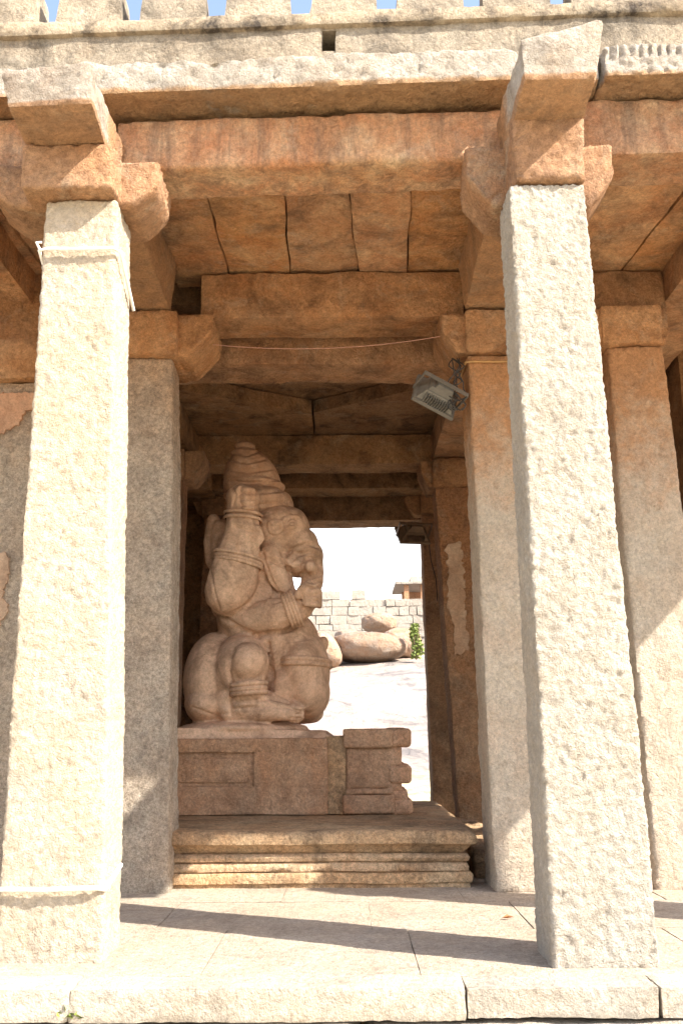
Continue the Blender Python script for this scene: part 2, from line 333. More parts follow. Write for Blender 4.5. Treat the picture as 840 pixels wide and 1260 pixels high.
# third and fourth rows
Y3, Y4 = 9.6, 11.3
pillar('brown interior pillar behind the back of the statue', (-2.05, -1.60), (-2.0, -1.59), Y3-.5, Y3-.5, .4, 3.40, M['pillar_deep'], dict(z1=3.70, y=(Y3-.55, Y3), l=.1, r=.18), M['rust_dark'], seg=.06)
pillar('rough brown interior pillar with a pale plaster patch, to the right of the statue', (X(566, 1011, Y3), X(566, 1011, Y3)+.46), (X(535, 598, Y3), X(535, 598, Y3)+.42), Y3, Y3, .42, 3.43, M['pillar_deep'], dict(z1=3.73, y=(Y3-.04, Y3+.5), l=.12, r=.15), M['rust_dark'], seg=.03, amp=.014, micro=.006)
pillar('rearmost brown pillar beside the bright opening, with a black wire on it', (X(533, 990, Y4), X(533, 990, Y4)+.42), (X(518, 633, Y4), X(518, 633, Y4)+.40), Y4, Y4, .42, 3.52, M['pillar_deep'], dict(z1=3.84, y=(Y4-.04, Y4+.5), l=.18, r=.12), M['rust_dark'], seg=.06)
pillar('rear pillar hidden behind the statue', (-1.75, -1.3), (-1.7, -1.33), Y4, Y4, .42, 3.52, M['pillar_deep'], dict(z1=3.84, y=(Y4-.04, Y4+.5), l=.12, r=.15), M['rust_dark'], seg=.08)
pillar('second row pillar at the right end of the pavilion, out of the picture', (3.9, 4.36), (3.93, 4.33), Y2, Y2, .42, 3.66, M['pillar_in'], dict(z1=4.0, y=(Y2-.04, Y2+.5), l=.12, r=0), seg=.08)
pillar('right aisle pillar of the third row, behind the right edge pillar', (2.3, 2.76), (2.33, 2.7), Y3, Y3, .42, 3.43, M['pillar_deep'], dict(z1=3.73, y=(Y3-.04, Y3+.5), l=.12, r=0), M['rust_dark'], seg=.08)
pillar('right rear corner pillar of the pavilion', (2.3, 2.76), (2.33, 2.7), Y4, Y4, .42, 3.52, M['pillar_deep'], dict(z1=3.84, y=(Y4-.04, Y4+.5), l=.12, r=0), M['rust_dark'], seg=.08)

def patch(parent, name, pts, Y, th, m, seed=1):
    b = bmesh.new(); P_ = []
    n = len(pts); rs = random.Random(seed)
    for i in range(n):
        p, q = pts[i], pts[(i+1) % n]; k = max(2, int(math.hypot(p[0]-q[0], p[1]-q[1])/3.5))
        for j in range(k): t = j/k; P_.append((p[0]+(q[0]-p[0])*t+rs.uniform(-2.4, 2.4), p[1]+(q[1]-p[1])*t+rs.uniform(-2.4, 2.4)))
    vs = [b.verts.new(at(x, y, Y)) for x, y in P_]; f = b.faces.new(vs)
    r_ = bmesh.ops.extrude_face_region(b, geom=[f]); bmesh.ops.translate(b, vec=(0, th, 0), verts=[v for v in r_['geom'] if isinstance(v, bmesh.types.BMVert)])
    bmesh.ops.recalc_face_normals(b, faces=b.faces)
    off = abs_loc(parent)
    for v in b.verts: v.co -= off
    me = bpy.data.meshes.new(name); b.to_mesh(me); b.free(); return link(name, me, m, parent, False)
PT = {o['label'][:12]: o for o in COL.objects if o.name.startswith('stone_pillar')}
patch(PT['grey pillar '], 'plaster_patch', [(-30, 484), (46, 484), (42, 500), (30, 508), (22, 524), (8, 530), (-30, 548)], Y2-.022, .03, M['plaster_red'])
patch(PT['grey pillar '], 'plaster_patch', [(-30, 676), (8, 680), (11, 700), (4, 730), (10, 752), (-4, 775), (-30, 780)], Y2-.024, .03, M['plaster'], 4)
patch(PT['rough brown '], 'plaster_patch', [(547, 672), (566, 664), (570, 700), (573, 760), (576, 800), (560, 808), (557, 770), (550, 740), (552, 700)], Y3-.02, .03, M['plaster'], 6)
# ------------------------------------------------------------------ beams
def beam(label, c8, m, seg=.05, amp=.012, rnd=.025, group='stone beams', name='stone_beam', fine=.5, warp=None):
    o = build(name, rb(MB(), c8, seg, amp, rnd, fine, 0, warp), m); return tag(o, label, 'beam', group)
SK = .04
TB = 'cross beams running back over the pillars'
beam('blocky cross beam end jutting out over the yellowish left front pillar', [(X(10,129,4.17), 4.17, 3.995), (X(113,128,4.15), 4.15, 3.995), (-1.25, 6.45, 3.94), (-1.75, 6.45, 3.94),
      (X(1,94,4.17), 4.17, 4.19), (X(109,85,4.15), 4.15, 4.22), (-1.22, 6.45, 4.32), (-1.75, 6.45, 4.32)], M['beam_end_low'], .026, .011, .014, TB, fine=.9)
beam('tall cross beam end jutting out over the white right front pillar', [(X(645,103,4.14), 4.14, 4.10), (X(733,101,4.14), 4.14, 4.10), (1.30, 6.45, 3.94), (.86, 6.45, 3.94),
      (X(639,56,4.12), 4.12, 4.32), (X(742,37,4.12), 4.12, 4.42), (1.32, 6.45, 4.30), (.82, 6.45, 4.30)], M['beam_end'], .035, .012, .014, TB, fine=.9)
beam('cross beam over the right edge pillars', box8(2.36, 2.82, 4.25, 12.0, 4.06, 4.36), M['rust'], .12, .012, .02, TB)
beam('cross beam over the left edge pillars', box8(-2.75, -2.28, 4.4, 12.0, 4.06, 4.36), M['rust'], .12, .012, .02, TB)
beam('cross beam at the right end of the pavilion, out of the picture', box8(4.12, 4.48, 4.25, 12.0, 4.10, 4.36), M['rust'], .15, .012, .02, TB)
FB = 'front beams under the eave'
beam('streaked orange front beam over the opening between the two front pillars', box8(-1.30, .92, 4.84, 5.18, 4.10, 4.425, SK), M['beam_front'], .025, .016, .03, FB)
beam('short front beam at the right, lit orange and partly in shadow', box8(1.22, 4.3, 4.84, 5.18, 4.10, 4.45, SK), M['beam_front'], .04, .015, .03, FB)
beam('short front beam at the left edge of the picture', box8(-2.45, -1.62, 4.84, 5.18, 4.10, 4.45, SK), M['beam_front'], .05, .015, .03, FB)
SB = 'second row beams'
beam('rust brown beam crossing behind the ceiling slabs of the front bay', box8(X(246, 360, 6.55), X(571, 360, 6.55), 6.55, 6.94, 3.94, 4.30), M['rust'], .04, .012, .02, SB)
beam('rust brown beam over the right edge pillar', box8(1.28, 2.36, 6.55, 6.94, 3.96, 4.30), M['rust_dark'], .05, .012, .02, SB)
beam('rust brown beam over the left edge pillar', box8(-2.75, -1.75, 6.55, 6.94, 3.73, 4.30), M['rust'], .05, .012, .02, SB)
beam('dark lower beam behind the second row, with a string hung in front of it', box8(-1.6, .95, 7.12, 7.56, 3.80, 4.12), M['rust'], .04, .014, .025, 'inner chamber beams')
IB = 'inner chamber beams'
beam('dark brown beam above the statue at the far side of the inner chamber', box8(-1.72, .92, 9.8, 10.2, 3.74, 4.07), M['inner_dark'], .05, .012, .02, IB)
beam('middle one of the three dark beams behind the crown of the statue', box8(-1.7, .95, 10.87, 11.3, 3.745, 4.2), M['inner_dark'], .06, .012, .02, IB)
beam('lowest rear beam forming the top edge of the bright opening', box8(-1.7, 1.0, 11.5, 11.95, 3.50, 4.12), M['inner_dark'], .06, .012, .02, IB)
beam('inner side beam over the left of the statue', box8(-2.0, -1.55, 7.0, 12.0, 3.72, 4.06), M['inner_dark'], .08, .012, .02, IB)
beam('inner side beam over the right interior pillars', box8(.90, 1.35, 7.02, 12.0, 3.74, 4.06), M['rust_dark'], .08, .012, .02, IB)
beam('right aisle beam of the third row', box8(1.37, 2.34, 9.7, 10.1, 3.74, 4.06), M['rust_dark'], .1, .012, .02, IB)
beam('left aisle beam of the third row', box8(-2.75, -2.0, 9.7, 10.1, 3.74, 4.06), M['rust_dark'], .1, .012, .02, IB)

# ------------------------------------------------------------------ ceiling
def wob(W):
    W = W.copy(); W[:, 0] += .012*fbm(np.stack([W[:, 0]*.0, W[:, 1]*4, W[:, 0]*.0], 1), 1, 2, 61); return W
def slab(label, poly, z0, z1, m, cat='ceiling slab', name='ceiling_slab', group='ceiling slabs', seg=.05, amp=.008):
    o = build(name, rb(MB(), [(p[0], p[1], z0) for p in poly] + [(p[0], p[1], z1) for p in poly], seg, amp, .009, .5, 0, wob), m)
    return tag(o, label, cat, group)
xs0 = [-1.27, -.86, -.36, .02, .42, .93]; xs1 = [-1.27, -.86, -.41, .12, .47, .93]
lab = ['leftmost ceiling slab of the front bay, beside the left cross beam', 'grey stained ceiling slab, second from the left in the front bay', 'pale streaked ceiling slab in the middle of the front bay',
       'narrow ceiling slab, second from the right in the front bay', 'rightmost ceiling slab of the front bay, above the bracket of the white pillar']
for i in range(5):
    g = .0035
    slab(lab[i], [(xs0[i]+g, 5.16, 0), (xs0[i+1]-g, 5.16, 0), (xs1[i+1]-g, 6.8, 0), (xs1[i]+g, 6.8, 0)], 4.31 + .012*((i*7) % 3), 4.44, M['ceiling'])
slab('orange ceiling slab of the right aisle, left of the slanting joint', [(1.28, 5.16), (2.20, 5.16), (2.02, 6.8), (1.28, 6.8)], 4.31, 4.44, M['ceiling'])
slab('ceiling slab of the right aisle, right of the slanting joint', [(2.215, 5.16), (2.8, 5.16), (2.8, 6.8), (2.035, 6.8)], 4.315, 4.44, M['ceiling'])
slab('wide ceiling slab beyond the right edge of the picture', [(2.815, 5.16), (4.4, 5.16), (4.4, 12.0), (2.815, 12.0)], 4.37, 4.46, M['ceiling'], seg=.15)
slab('ceiling slab of the left aisle at the left picture edge', [(-2.75, 5.16), (-2.25, 5.16), (-2.2, 6.8), (-2.75, 6.8)], 4.31, 4.44, M['ceiling'])
slab('ceiling slab of the left aisle beside the left cross beam', [(-2.235, 5.16), (-1.70, 5.16), (-1.70, 6.8), (-2.185, 6.8)], 4.325, 4.44, M['ceiling'])
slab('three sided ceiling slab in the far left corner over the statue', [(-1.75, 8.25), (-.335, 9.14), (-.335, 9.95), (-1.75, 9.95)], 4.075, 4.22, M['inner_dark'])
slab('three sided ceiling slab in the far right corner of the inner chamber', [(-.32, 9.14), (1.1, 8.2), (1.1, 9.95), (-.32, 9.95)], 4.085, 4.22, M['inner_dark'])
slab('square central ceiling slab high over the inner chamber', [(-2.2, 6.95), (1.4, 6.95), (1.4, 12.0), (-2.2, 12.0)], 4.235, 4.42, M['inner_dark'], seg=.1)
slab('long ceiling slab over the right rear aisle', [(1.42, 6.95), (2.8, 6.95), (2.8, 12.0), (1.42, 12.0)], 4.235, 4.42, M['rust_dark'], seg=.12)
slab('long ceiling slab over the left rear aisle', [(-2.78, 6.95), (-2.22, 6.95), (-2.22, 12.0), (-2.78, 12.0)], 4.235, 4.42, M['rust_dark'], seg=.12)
# eave and roof
ES = 'eave slabs along the front'
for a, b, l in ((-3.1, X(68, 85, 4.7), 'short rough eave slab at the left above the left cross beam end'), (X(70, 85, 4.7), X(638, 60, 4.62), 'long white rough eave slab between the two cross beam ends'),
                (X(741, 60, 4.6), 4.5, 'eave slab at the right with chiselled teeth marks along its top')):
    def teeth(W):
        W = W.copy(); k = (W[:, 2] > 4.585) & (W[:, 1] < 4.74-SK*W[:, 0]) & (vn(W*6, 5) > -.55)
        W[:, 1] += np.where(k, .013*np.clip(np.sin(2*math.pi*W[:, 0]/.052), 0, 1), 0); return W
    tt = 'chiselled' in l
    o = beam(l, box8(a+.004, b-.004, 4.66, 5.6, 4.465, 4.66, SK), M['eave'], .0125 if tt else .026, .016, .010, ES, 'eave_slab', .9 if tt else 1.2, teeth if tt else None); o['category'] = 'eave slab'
# link piece over the cross beam ends
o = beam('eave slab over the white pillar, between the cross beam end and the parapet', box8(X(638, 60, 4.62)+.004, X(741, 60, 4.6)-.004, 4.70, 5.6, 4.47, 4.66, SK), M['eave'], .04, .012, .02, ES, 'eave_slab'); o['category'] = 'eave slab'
o = beam('flat stone roof over the whole pavilion behind the parapet', box8(-3.05, 4.5, 5.55, 12.4, 4.47, 4.70), M['eave'], .15, .01, .02, None, 'roof'); o['category'] = 'roof'

# parapet with merlons, cornice and a drain hole
def yp(x): return 5.02 - SK * x
hx0, hx1 = X(395, 45, 5.0), X(413, 45, 5.0)
par = thing('parapet', (0, 5.15, 4.66), 'cream plastered parapet with rounded merlons above the eave', 'parapet')
mb = MB()
hz0, hz1 = at(404, 59, 5.0).z, at(404, 34, 5.0).z
rb(mb, box8(-3.0, hx0, 5.02, 5.32, 4.64, 5.135, SK), .035, .010, .01)
rb(mb, box8(hx1, 4.45, 5.02, 5.32, 4.64, 5.135, SK), .035, .010, .01)
rb(mb, box8(hx0-.02, hx1+.02, 5.024, 5.32, 4.64, hz0, SK), .03, .004, .006)
rb(mb, box8(hx0-.02, hx1+.02, 5.024, 5.32, hz1, 5.135, SK), .03, .004, .006)
rb(mb, box8(hx0-.02, hx1+.02, 5.24, 5.31, hz0-.02, hz1+.02, SK), .05, .004, .006)
build('wall', mb, M['parapet'], par)
mb = MB(); rb(mb, box8(-3.03, 4.47, 4.985, 5.36, 5.13, 5.225, SK), .03, .010, .02); build('cornice', mb, M['cornice'], par)
pitch = 107/1186*5.78
xm = X(51, 15, 5.0)
for k in range(-3, 12):
    a = xm + pitch*k + .055; b = a + pitch - .11
    if b > 4.45 or a < -3.0: continue
    mb = MB(); n = 14; V = []; Fc = []
    # rounded, tapering merlon
    prof = []
    for i in range(n+1):
        t = i/n; w = (b-a)/2*(1-.22*t-.0*t) if t < .55 else (b-a)/2*(1-.22*.55)*math.sqrt(max(0, 1-((t-.55)/.45)**2))*1.0
        prof.append((w, 5.215+.52*t))
    m_ = 12; cx = (a+b)/2
    for (w, z) in prof:
        for s in range(m_):
            f = -1+2*s/(m_-1); V.append((cx+w*f, yp(cx)+.01, z))
        for s in range(m_):
            f = 1-2*s/(m_-1); V.append((cx+w*f, yp(cx)+.28, z))
    M2 = 2*m_
    for i in range(n):
        for s in range(M2):
            s2 = (s+1) % M2; Fc.append((i*M2+s, i*M2+s2, (i+1)*M2+s2, (i+1)*M2+s))
    V = np.array(V); V[:, 1] += .018*fbm(V, 8, 3, 80+k); V[:, 0] += .012*fbm(V, 6, 2, 90+k)
    mb.add(V, Fc); build('merlon', mb, M['parapet'], par)

# ------------------------------------------------------------------ platform
def struct(name, mb, m):
    o = build(name, mb, m); o['kind'] = 'structure'; return o
mb = MB()
rows = [(4.324, 5.309, [-3.4, -1.9, -.62, .30, 1.6, 3.2, 4.7]), (5.31, 6.12, [-3.4, -2.1, -1.0, .12, .95, 2.2, 3.2, 4.7]), (6.13, 7.5, [-3.4, -1.6, -.4, .7, 1.9, 3.2, 4.7]), (7.51, 9.4, [-3.4, -1.8, .2, 1.3, 3.2, 4.7]), (9.41, 12.6, [-3.4, -1.6, .3, 1.5, 3.2, 4.7])]
for j, (y0, y1, xs) in enumerate(rows):
    for i in range(len(xs)-1):
        z = .002*((i*5+j*3) % 3 - 1)
        rb(mb, box8(xs[i]+.001, xs[i+1]-.001, y0, y1, -.14, z), .035, .003, .004, .4)
struct('pavement', mb, M['floor'])
mb = MB(); rb(mb, box8(-3.38, 4.68, 4.40, 12.58, -.95, -.145), .2, .01, .02); struct('platform', mb, M['plinth'])
KG = 'kerb stones along the platform edge'
kx = [-3.4, X(93, 1215, 4.2), X(569, 1215, 4.2), X(803, 1215, 4.2), 4.7]
kl = ['worn kerb stone at the left edge of the platform', 'longest worn kerb stone below the middle of the opening', 'worn kerb stone in front of the white front pillar', 'worn kerb stone at the bottom right corner of the picture']
for i in range(4):
    o = build('kerb_stone', rb(MB(), box8(kx[i]+.002, kx[i+1]-.002, 4.115, 4.322, -.115, .006), .02, .007, .010, .6, .002), M['kerb']); tag(o, kl[i], 'kerb stone', KG)
kx = [-3.4, -1.1, .05, 1.5, 3.2, 4.7]
for i in range(4):
    o = build('course_stone', rb(MB(), box8(kx[i]+.01, kx[i+1]-.01, 4.08, 4.39, -.42, -.135), .05, .012, .03), M['kerb'])
    tag(o, ['lower course stone under the left kerb', 'lower course stone left of the middle under the kerb', 'lower course stone right of the middle under the kerb', 'lower course stone under the right kerb'][i], 'stone block', 'stones of the course below the kerb')

# ------------------------------------------------------------------ moulded plinth under the statue
def moulding(mb, x0, x1, y0, y1, prof, seg=.04, amp=.008, seed=3):
    """horizontal moulding run round a rectangle: prof = [(inset, z), ...] from bottom to top"""
    per = []
    def run(p, q):
        n = max(2, int(math.hypot(q[0]-p[0], q[1]-p[1]) / seg))
        for i in range(n): t = i/n; per.append((p[0]+(q[0]-p[0])*t, p[1]+(q[1]-p[1])*t))
    run((0, 0), (1, 0)) if False else None
    W, D = x1-x0, y1-y0
    nx, ny = max(2, int(W/seg)), max(2, int(D/seg)); U = []
    for i in range(nx): U.append((i/nx, 0))
    for i in range(ny): U.append((1, i/ny))
    for i in range(nx): U.append((1-i/nx, 1))
    for i in range(ny): U.append((0, 1-i/ny))
    # densify the profile
    pf = []
    for (a, b) in zip(prof[:-1], prof[1:]):
        n = max(1, int(math.hypot(a[0]-b[0], a[1]-b[1]) / (seg*.5)))
        for i in range(n): t = i/n; pf.append((a[0]+(b[0]-a[0])*t, a[1]+(b[1]-a[1])*t))
    pf.append(prof[-1])
    V = []; Fc = []; N = len(U)
    for ins, z in pf:
        for u, v in U: V.append((x0+ins+(W-2*ins)*u, y0+ins+(D-2*ins)*v, z))
    V = np.array(V); nrm = np.zeros_like(V)
    uu = np.array(U*len(pf)); nrm[:, 1] = np.where(uu[:, 1] == 0, -1, np.where(uu[:, 1] == 1, 1, 0)); nrm[:, 0] = np.where(uu[:, 0] == 1, 1, np.where((uu[:, 0] == 0), -1, 0))
    V += nrm * (amp*(fbm(V*np.array([1, 1, 2.0]), 5, 3, seed)*1.5+.6*fbm(V, 20, 2, seed+7)))[:, None]
    V[:, 2] += amp*.7*fbm(V, 3, 2, seed+4)
    for i in range(len(pf)-1):
        for s in range(N):
            s2 = (s+1) % N; Fc.append((i*N+s, i*N+s2, (i+1)*N+s2, (i+1)*N+s))
    Fc.append(tuple((len(pf)-1)*N+s for s in range(N))); Fc.append(tuple(range(N))[::-1])
    mb.add(V, Fc)
PX1 = X(585, 1022, 6.62); PX0 = -1.72
pl = thing('moulded_plinth', (-.4, 7.9, 0), 'wide low brown stone plinth with rounded mouldings under the pedestal', 'plinth')
for nm, prof, s in (('base_course', [(.045, -.01), (.045, .02), (.03, .03), (.03, .075), (.045, .092)], 5),
                    ('middle_course', [(.075, .088), (.05, .10), (.045, .125), (.055, .145), (.075, .155), (.05, .162), (.04, .185), (.055, .205), (.085, .21)], 9),
                    ('top_course', [(.09, .205), (.07, .225), (.03, .262), (.0, .275), (-.005, .30), (.0, .335), (.02, .353), (.05, .358)], 14)):
    mb = MB(); moulding(mb, PX0, PX1, 6.60, 9.35, prof, .035, .009, s); build(nm, mb, M['plinth'], pl)
# rough block in the gap between plinth and row
o = build('rough_block', rb(MB(), box8(PX1+.03, PX1+.36, 7.0, 9.3, -.02, .20), .04, .02, .04, 1.), M['plinth']); tag(o, 'low rough block wedged between the plinth and the right hand pillars', 'stone block')

# pedestal
pd = thing('pedestal', (-.7, 8.5, .36), 'red brown stone pedestal carrying the statue, with a sunk panel and a moulded end block', 'pedestal')
y0 = 7.8; xr = X(403, 950, y0); zt = .94
mb = MB(); px0, px1, pz0, pz1 = -1.9, X(312, 950, y0), at(300, 968, y0).z, at(300, 926, y0).z
rb(mb, box8(px0, xr, y0+.03, 9.25, .36, zt-.001), .03, .006, .015)
for c in ((px0, xr-.001, .362, pz0), (px0, xr-.001, pz1, zt)): rb(mb, box8(c[0], c[1], y0, y0+.06, c[2], c[3]), .025, .004, .012)
rb(mb, box8(px1, xr-.001, y0+.001, y0+.061, pz0-.02, pz1+.02), .025, .004, .012)
rb(mb, box8(px0, px1-.05, y0+.012, y0+.062, pz0+.03, pz1-.045), .025, .004, .012)
build('main_block', mb, M['pedestal'], pd)
mb = MB(); xe0 = X(421, 950, y0); rb(mb, box8(xr-.02, xe0+.03, y0+.05, 9.2, .36, zt+.012), .03, .006, .012); build('recessed_strip', mb, M['plinth'], pd)
xe1 = X(485, 950, y0); xe2 = X(508, 950, y0)
zt2 = at(460, 897, y0).z
mb = MB(); H = zt2-.36
for (ins, a, b) in ((.0, 0, .23), (.055, .22, .30), (.075, .29, .78), (.02, .77, 1.0)):
    rb(mb, box8(xe0+ins*.4, xe1-ins*.2, y0-.015+ins, 9.0, .362+H*a, .36+H*b), .018, .007, .024)
build('end_block', mb, M['pedestal'], pd)
mb = MB()
for (w, a, b) in ((1.0, 0, .16), (.72, .15, .27), (.40, .26, .38), (.95, .37, .56), (.45, .55, .80), (.98, .79, 1.0)):
    rb(mb, box8(xe1-.05, xe1+(xe2-xe1)*w, y0+.03+.05*(1-w), 8.9, .362+H*a-.012, .36+H*b+.008), .016, .006, .034)
build('side_moulding', mb, M['pedestal'], pd)

# ------------------------------------------------------------------ statue
YS = 8.60
PXM = (YS*math.cos(PITCH))/F_PX*1.02
def sp(px, py, dy=0.0):
    return at(px, py, YS+dy)
def ico(n):
    b = bmesh.new(); bmesh.ops.create_icosphere(b, subdivisions=n, radius=1)
    r = (np.array([list(v.co) for v in b.verts]), [tuple(v.index for v in f.verts) for f in b.faces]); b.free(); return r
ICO2, ICO3 = ico(2), ico(4)
class Sculpt:
    def __init__(s): s.mb = MB()
    def ell(s, px, py, rx, rz, dy=0, ry=None, tilt=0):
        mt = np.array(Matrix.Rotation(R(tilt), 3, 'Y')); k = PXM*(YS+dy)/YS*.99; V = ICO3[0]*np.array([rx*k, ry if ry is not None else rx*k, rz*k])
        s.mb.add(V @ mt.T + np.array(sp(px, py, dy)), ICO3[1])
    def cap(s, pts):
        """chain of (px,py,r px,dy) swept as overlapping balls"""
        for a, b in zip(pts[:-1], pts[1:]):
            pa, pb = sp(a[0], a[1], a[3]), sp(b[0], b[1], b[3]); ra, rb_ = a[2]*PXM*(YS+a[3])/YS*.99, b[2]*PXM*(YS+b[3])/YS*.99
            k = max(2, int((pb-pa).length/(min(ra, rb_)*.2)))
            for i in range(k+1):
                t = i/k; s.mb.add(ICO2[0]*(ra+(rb_-ra)*t)+np.array(pa.lerp(pb, t)), ICO2[1])
CI = np.array(CM.to_3x3()).T
def to_px(V):
    q = (V-np.array([0, 0, CAM_H])) @ CI.T
    return np.stack([420+F_PX*q[:, 0]/-q[:, 2], 630-F_PX*q[:, 1]/-q[:, 2]], 1)
def carve(V, N, lines):
    """chisel work on the near side: (points, half width, depth) - negative depth cuts a groove, positive leaves a ridge"""
    Q = to_px(V); D = np.zeros(len(V)); face = np.clip(-N[:, 1]*1.6, 0, 1)
    for pts, w_, dep in lines:
        d = np.full(len(V), 1e9)
        for a, b in zip(pts[:-1], pts[1:]):
            a = np.array(a, float); b = np.array(b, float); ab = b-a; t = np.clip(((Q-a) @ ab)/(ab @ ab), 0, 1)
            d = np.minimum(d, np.linalg.norm(Q-(a+t[:, None]*ab), axis=1))
        D += dep*np.exp(-(d/w_)**2)
    return V+N*(D*face)[:, None]
def circ(x, y, r, n=14): return [(x+r*math.cos(2*math.pi*i/n), y+r*math.sin(2*math.pi*i/n)) for i in range(n+1)]
def remesh_out(s, name, m, parent, vox=.016, smooth=6, amp=.003, cut=None):
    me = bpy.data.meshes.new(name); me.from_pydata(np.vstack(s.mb.v).tolist(), [], s.mb.f); me.update()
    o = bpy.data.objects.new(name, me); COL.objects.link(o)
    r = o.modifiers.new('r', 'REMESH'); r.mode = 'VOXEL'; r.voxel_size = vox; r.adaptivity = 0
    if smooth: q = o.modifiers.new('s', 'SMOOTH'); q.iterations = smooth; q.factor = .5
    dg = bpy.context.evaluated_depsgraph_get(); ev = o.evaluated_get(dg); me2 = bpy.data.meshes.new_from_object(ev)
    bpy.data.objects.remove(o); bpy.data.meshes.remove(me)
    n = len(me2.vertices); V = np.empty(n*3); me2.vertices.foreach_get('co', V); V = V.reshape(-1, 3)
    Nn = np.empty(n*3); me2.vertices.foreach_get('normal', Nn); Nn = Nn.reshape(-1, 3)
    V = V + Nn*(amp*(fbm(V, 5, 3, 7)+.5*fbm(V, 22, 2, 8)))[:, None]
    if cut: V = cut(V, Nn)
    off = np.array(abs_loc(parent)); V = V-off
    me2.vertices.foreach_set('co', V.ravel()); me2.update(); me2.name = name
    return link(name, me2, m, parent)
st = thing('statue', (sp(320, 893).x, YS, .94), 'large carved stone elephant headed seated figure with tall ringed crown', 'statue')
S = Sculpt()
# low mound it sits on
def lump(x0, x1, y0, y1, z0, z1):
    b8 = [(x0-.03, y0-.03, z0), (x1+.10, y0-.03, z0), (x1+.10, y1, z0), (x0-.03, y1, z0), (x0, y0, z1), (x1, y0+.05, z1-.03), (x1, y1, z1-.03), (x0, y1, z1)]
    S.mb.add(b8, [(3, 2, 1, 0), (4, 5, 6, 7), (0, 1, 5, 4), (1, 2, 6, 5), (2, 3, 7, 6), (3, 0, 4, 7)])
lump(sp(224, 895).x, sp(400, 895).x, 7.90, 9.2, .925, 1.03)
S.ell(300, 896, 78, 10, -.1, .62)
# hip, thigh, knee, shin, foot (right leg, nearest the camera)
S.ell(266, 838, 39, 60, -.05, .54); S.ell(296, 824, 34, 44, -.28, .44, 8); S.ell(304, 816, 28, 34, -.46, .26); S.ell(350, 850, 24, 34, -.12, .40); S.ell(262, 866, 33, 28, -.1, .50); S.ell(292, 830, 34, 42, -.25, .42, 12)
S.ell(288, 862, 34, 30, -.25, .36)
S.ell(306, 815, 25, 25, -.62, .20); S.cap([(300, 815, 26, -.45), (306, 817, 25, -.58)])
S.cap([(308, 822, 22, -.60), (306, 848, 19, -.60), (300, 868, 17, -.56)])
S.cap([(308, 856, 16, -.50), (330, 862, 12, -.52), (350, 869, 9, -.54)]); S.cap([(286, 872, 18, -.50), (318, 873, 15, -.56), (344, 875, 12, -.60), (360, 878, 9, -.62)])
for i, (x, y) in enumerate(((368, 873), (371, 877), (371, 882), (368, 886))): S.cap([(x-9, y-1, 5, -.64+.03*i), (x, y, 4.2, -.66+.03*i)])
S.ell(310, 858, 38, 8, -.52, .12, 10); S.ell(330, 866, 46, 10, -.40, .22, 8)
# far leg
S.cap([(300, 870, 26, .35), (360, 868, 24, .45), (385, 876, 14, .40)])
# belly
S.ell(372, 828, 34, 54, -.02, .50); S.ell(378, 852, 28, 32, -.08, .44); S.ell(362, 792, 31, 38, .02, .44); S.ell(340, 800, 34, 50, .0, .48)
S.ell(398, 792, 6, 9, .1, .12)
# torso, back
S.ell(312, 755, 46, 66, .05, .50); S.ell(300, 720, 40, 60, .12, .46); S.ell(345, 752, 26, 40, .02, .40); S.ell(320, 700, 38, 40, .1, .44)
S.cap([(282, 670, 16, .10), (278, 705, 20, .08), (278, 745, 20, .05)])
S.cap([(263, 640, 9, .20), (259, 668, 9.5, .20), (261, 690, 9, .18), (272, 702, 12, .12)]); S.cap([(272, 650, 12, .16), (270, 690, 13, .14)]); S.ell(347, 845, 26, 42, -.08, .36)
# raised near arm : elbow, forearm, fist
S.cap([(312, 702, 24, -.20), (294, 728, 30, -.36), (284, 727, 34, -.42), (288, 706, 32.5, -.45), (293, 684, 28.5, -.47), (297, 662, 24, -.48), (299, 645, 22, -.48), (299, 628, 21.5, -.48)])
S.ell(299, 614, 22, 19, -.47, .18)
# fingers closed over a rounded object
for i in range(4): S.cap([(311, 604+i*6.5, 4.6, -.62), (303, 603+i*6.8, 4.6, -.645), (292, 606+i*6.5, 4.2, -.60)])
S.cap([(288, 622, 5, -.58), (291, 606, 4.5, -.62), (296, 600, 4, -.62)])
S.cap([(317, 652, 6, -.56), (320, 662, 6, -.56), (315, 670, 5, -.56)])
# lower near arm reaching forward to the trunk
S.cap([(290, 758, 22, -.25), (312, 762, 21, -.38), (338, 757, 22, -.46), (354, 752, 19, -.48), (367, 748, 18, -.46), (377, 738, 15, -.43), (382, 729, 12, -.42)])
for i in range(4): S.cap([(376, 721+i*7.0, 4.8, -.60), (386, 723+i*6.6, 4.8, -.62), (392, 727+i*5.6, 4.2, -.54), (393, 730+i*5.2, 4, -.44)])
S.cap([(366, 733, 5.5, -.60), (372, 723, 5, -.63), (380, 717, 4.5, -.60)])
# head
S.ell(342, 657, 36, 38, -.02, .40); S.ell(358, 652, 24, 28, -.04, .34); S.ell(368, 672, 25, 25, -.04, .31); S.ell(338, 682, 26, 26, -.05, .34)
S.ell(381, 685, 17.5, 21, -.06, .25); S.ell(352, 694, 20, 14, -.14, .22, 30); S.ell(366, 694, 20, 13, -.12, .24, 15)
S.cap([(382, 690, 17, -.12), (384.5, 704, 15, -.16), (384, 716, 15, -.22), (380, 727, 13, -.30), (373, 735, 11, -.38)]); S.ell(364, 698, 20, 12, -.16, .24, 10); S.cap([(352, 708, 8, -.2), (354, 720, 8, -.3), (356, 732, 9, -.36)])
S.cap([(382, 697, 8.5, -.22), (382, 697, 7.5, -.40)])
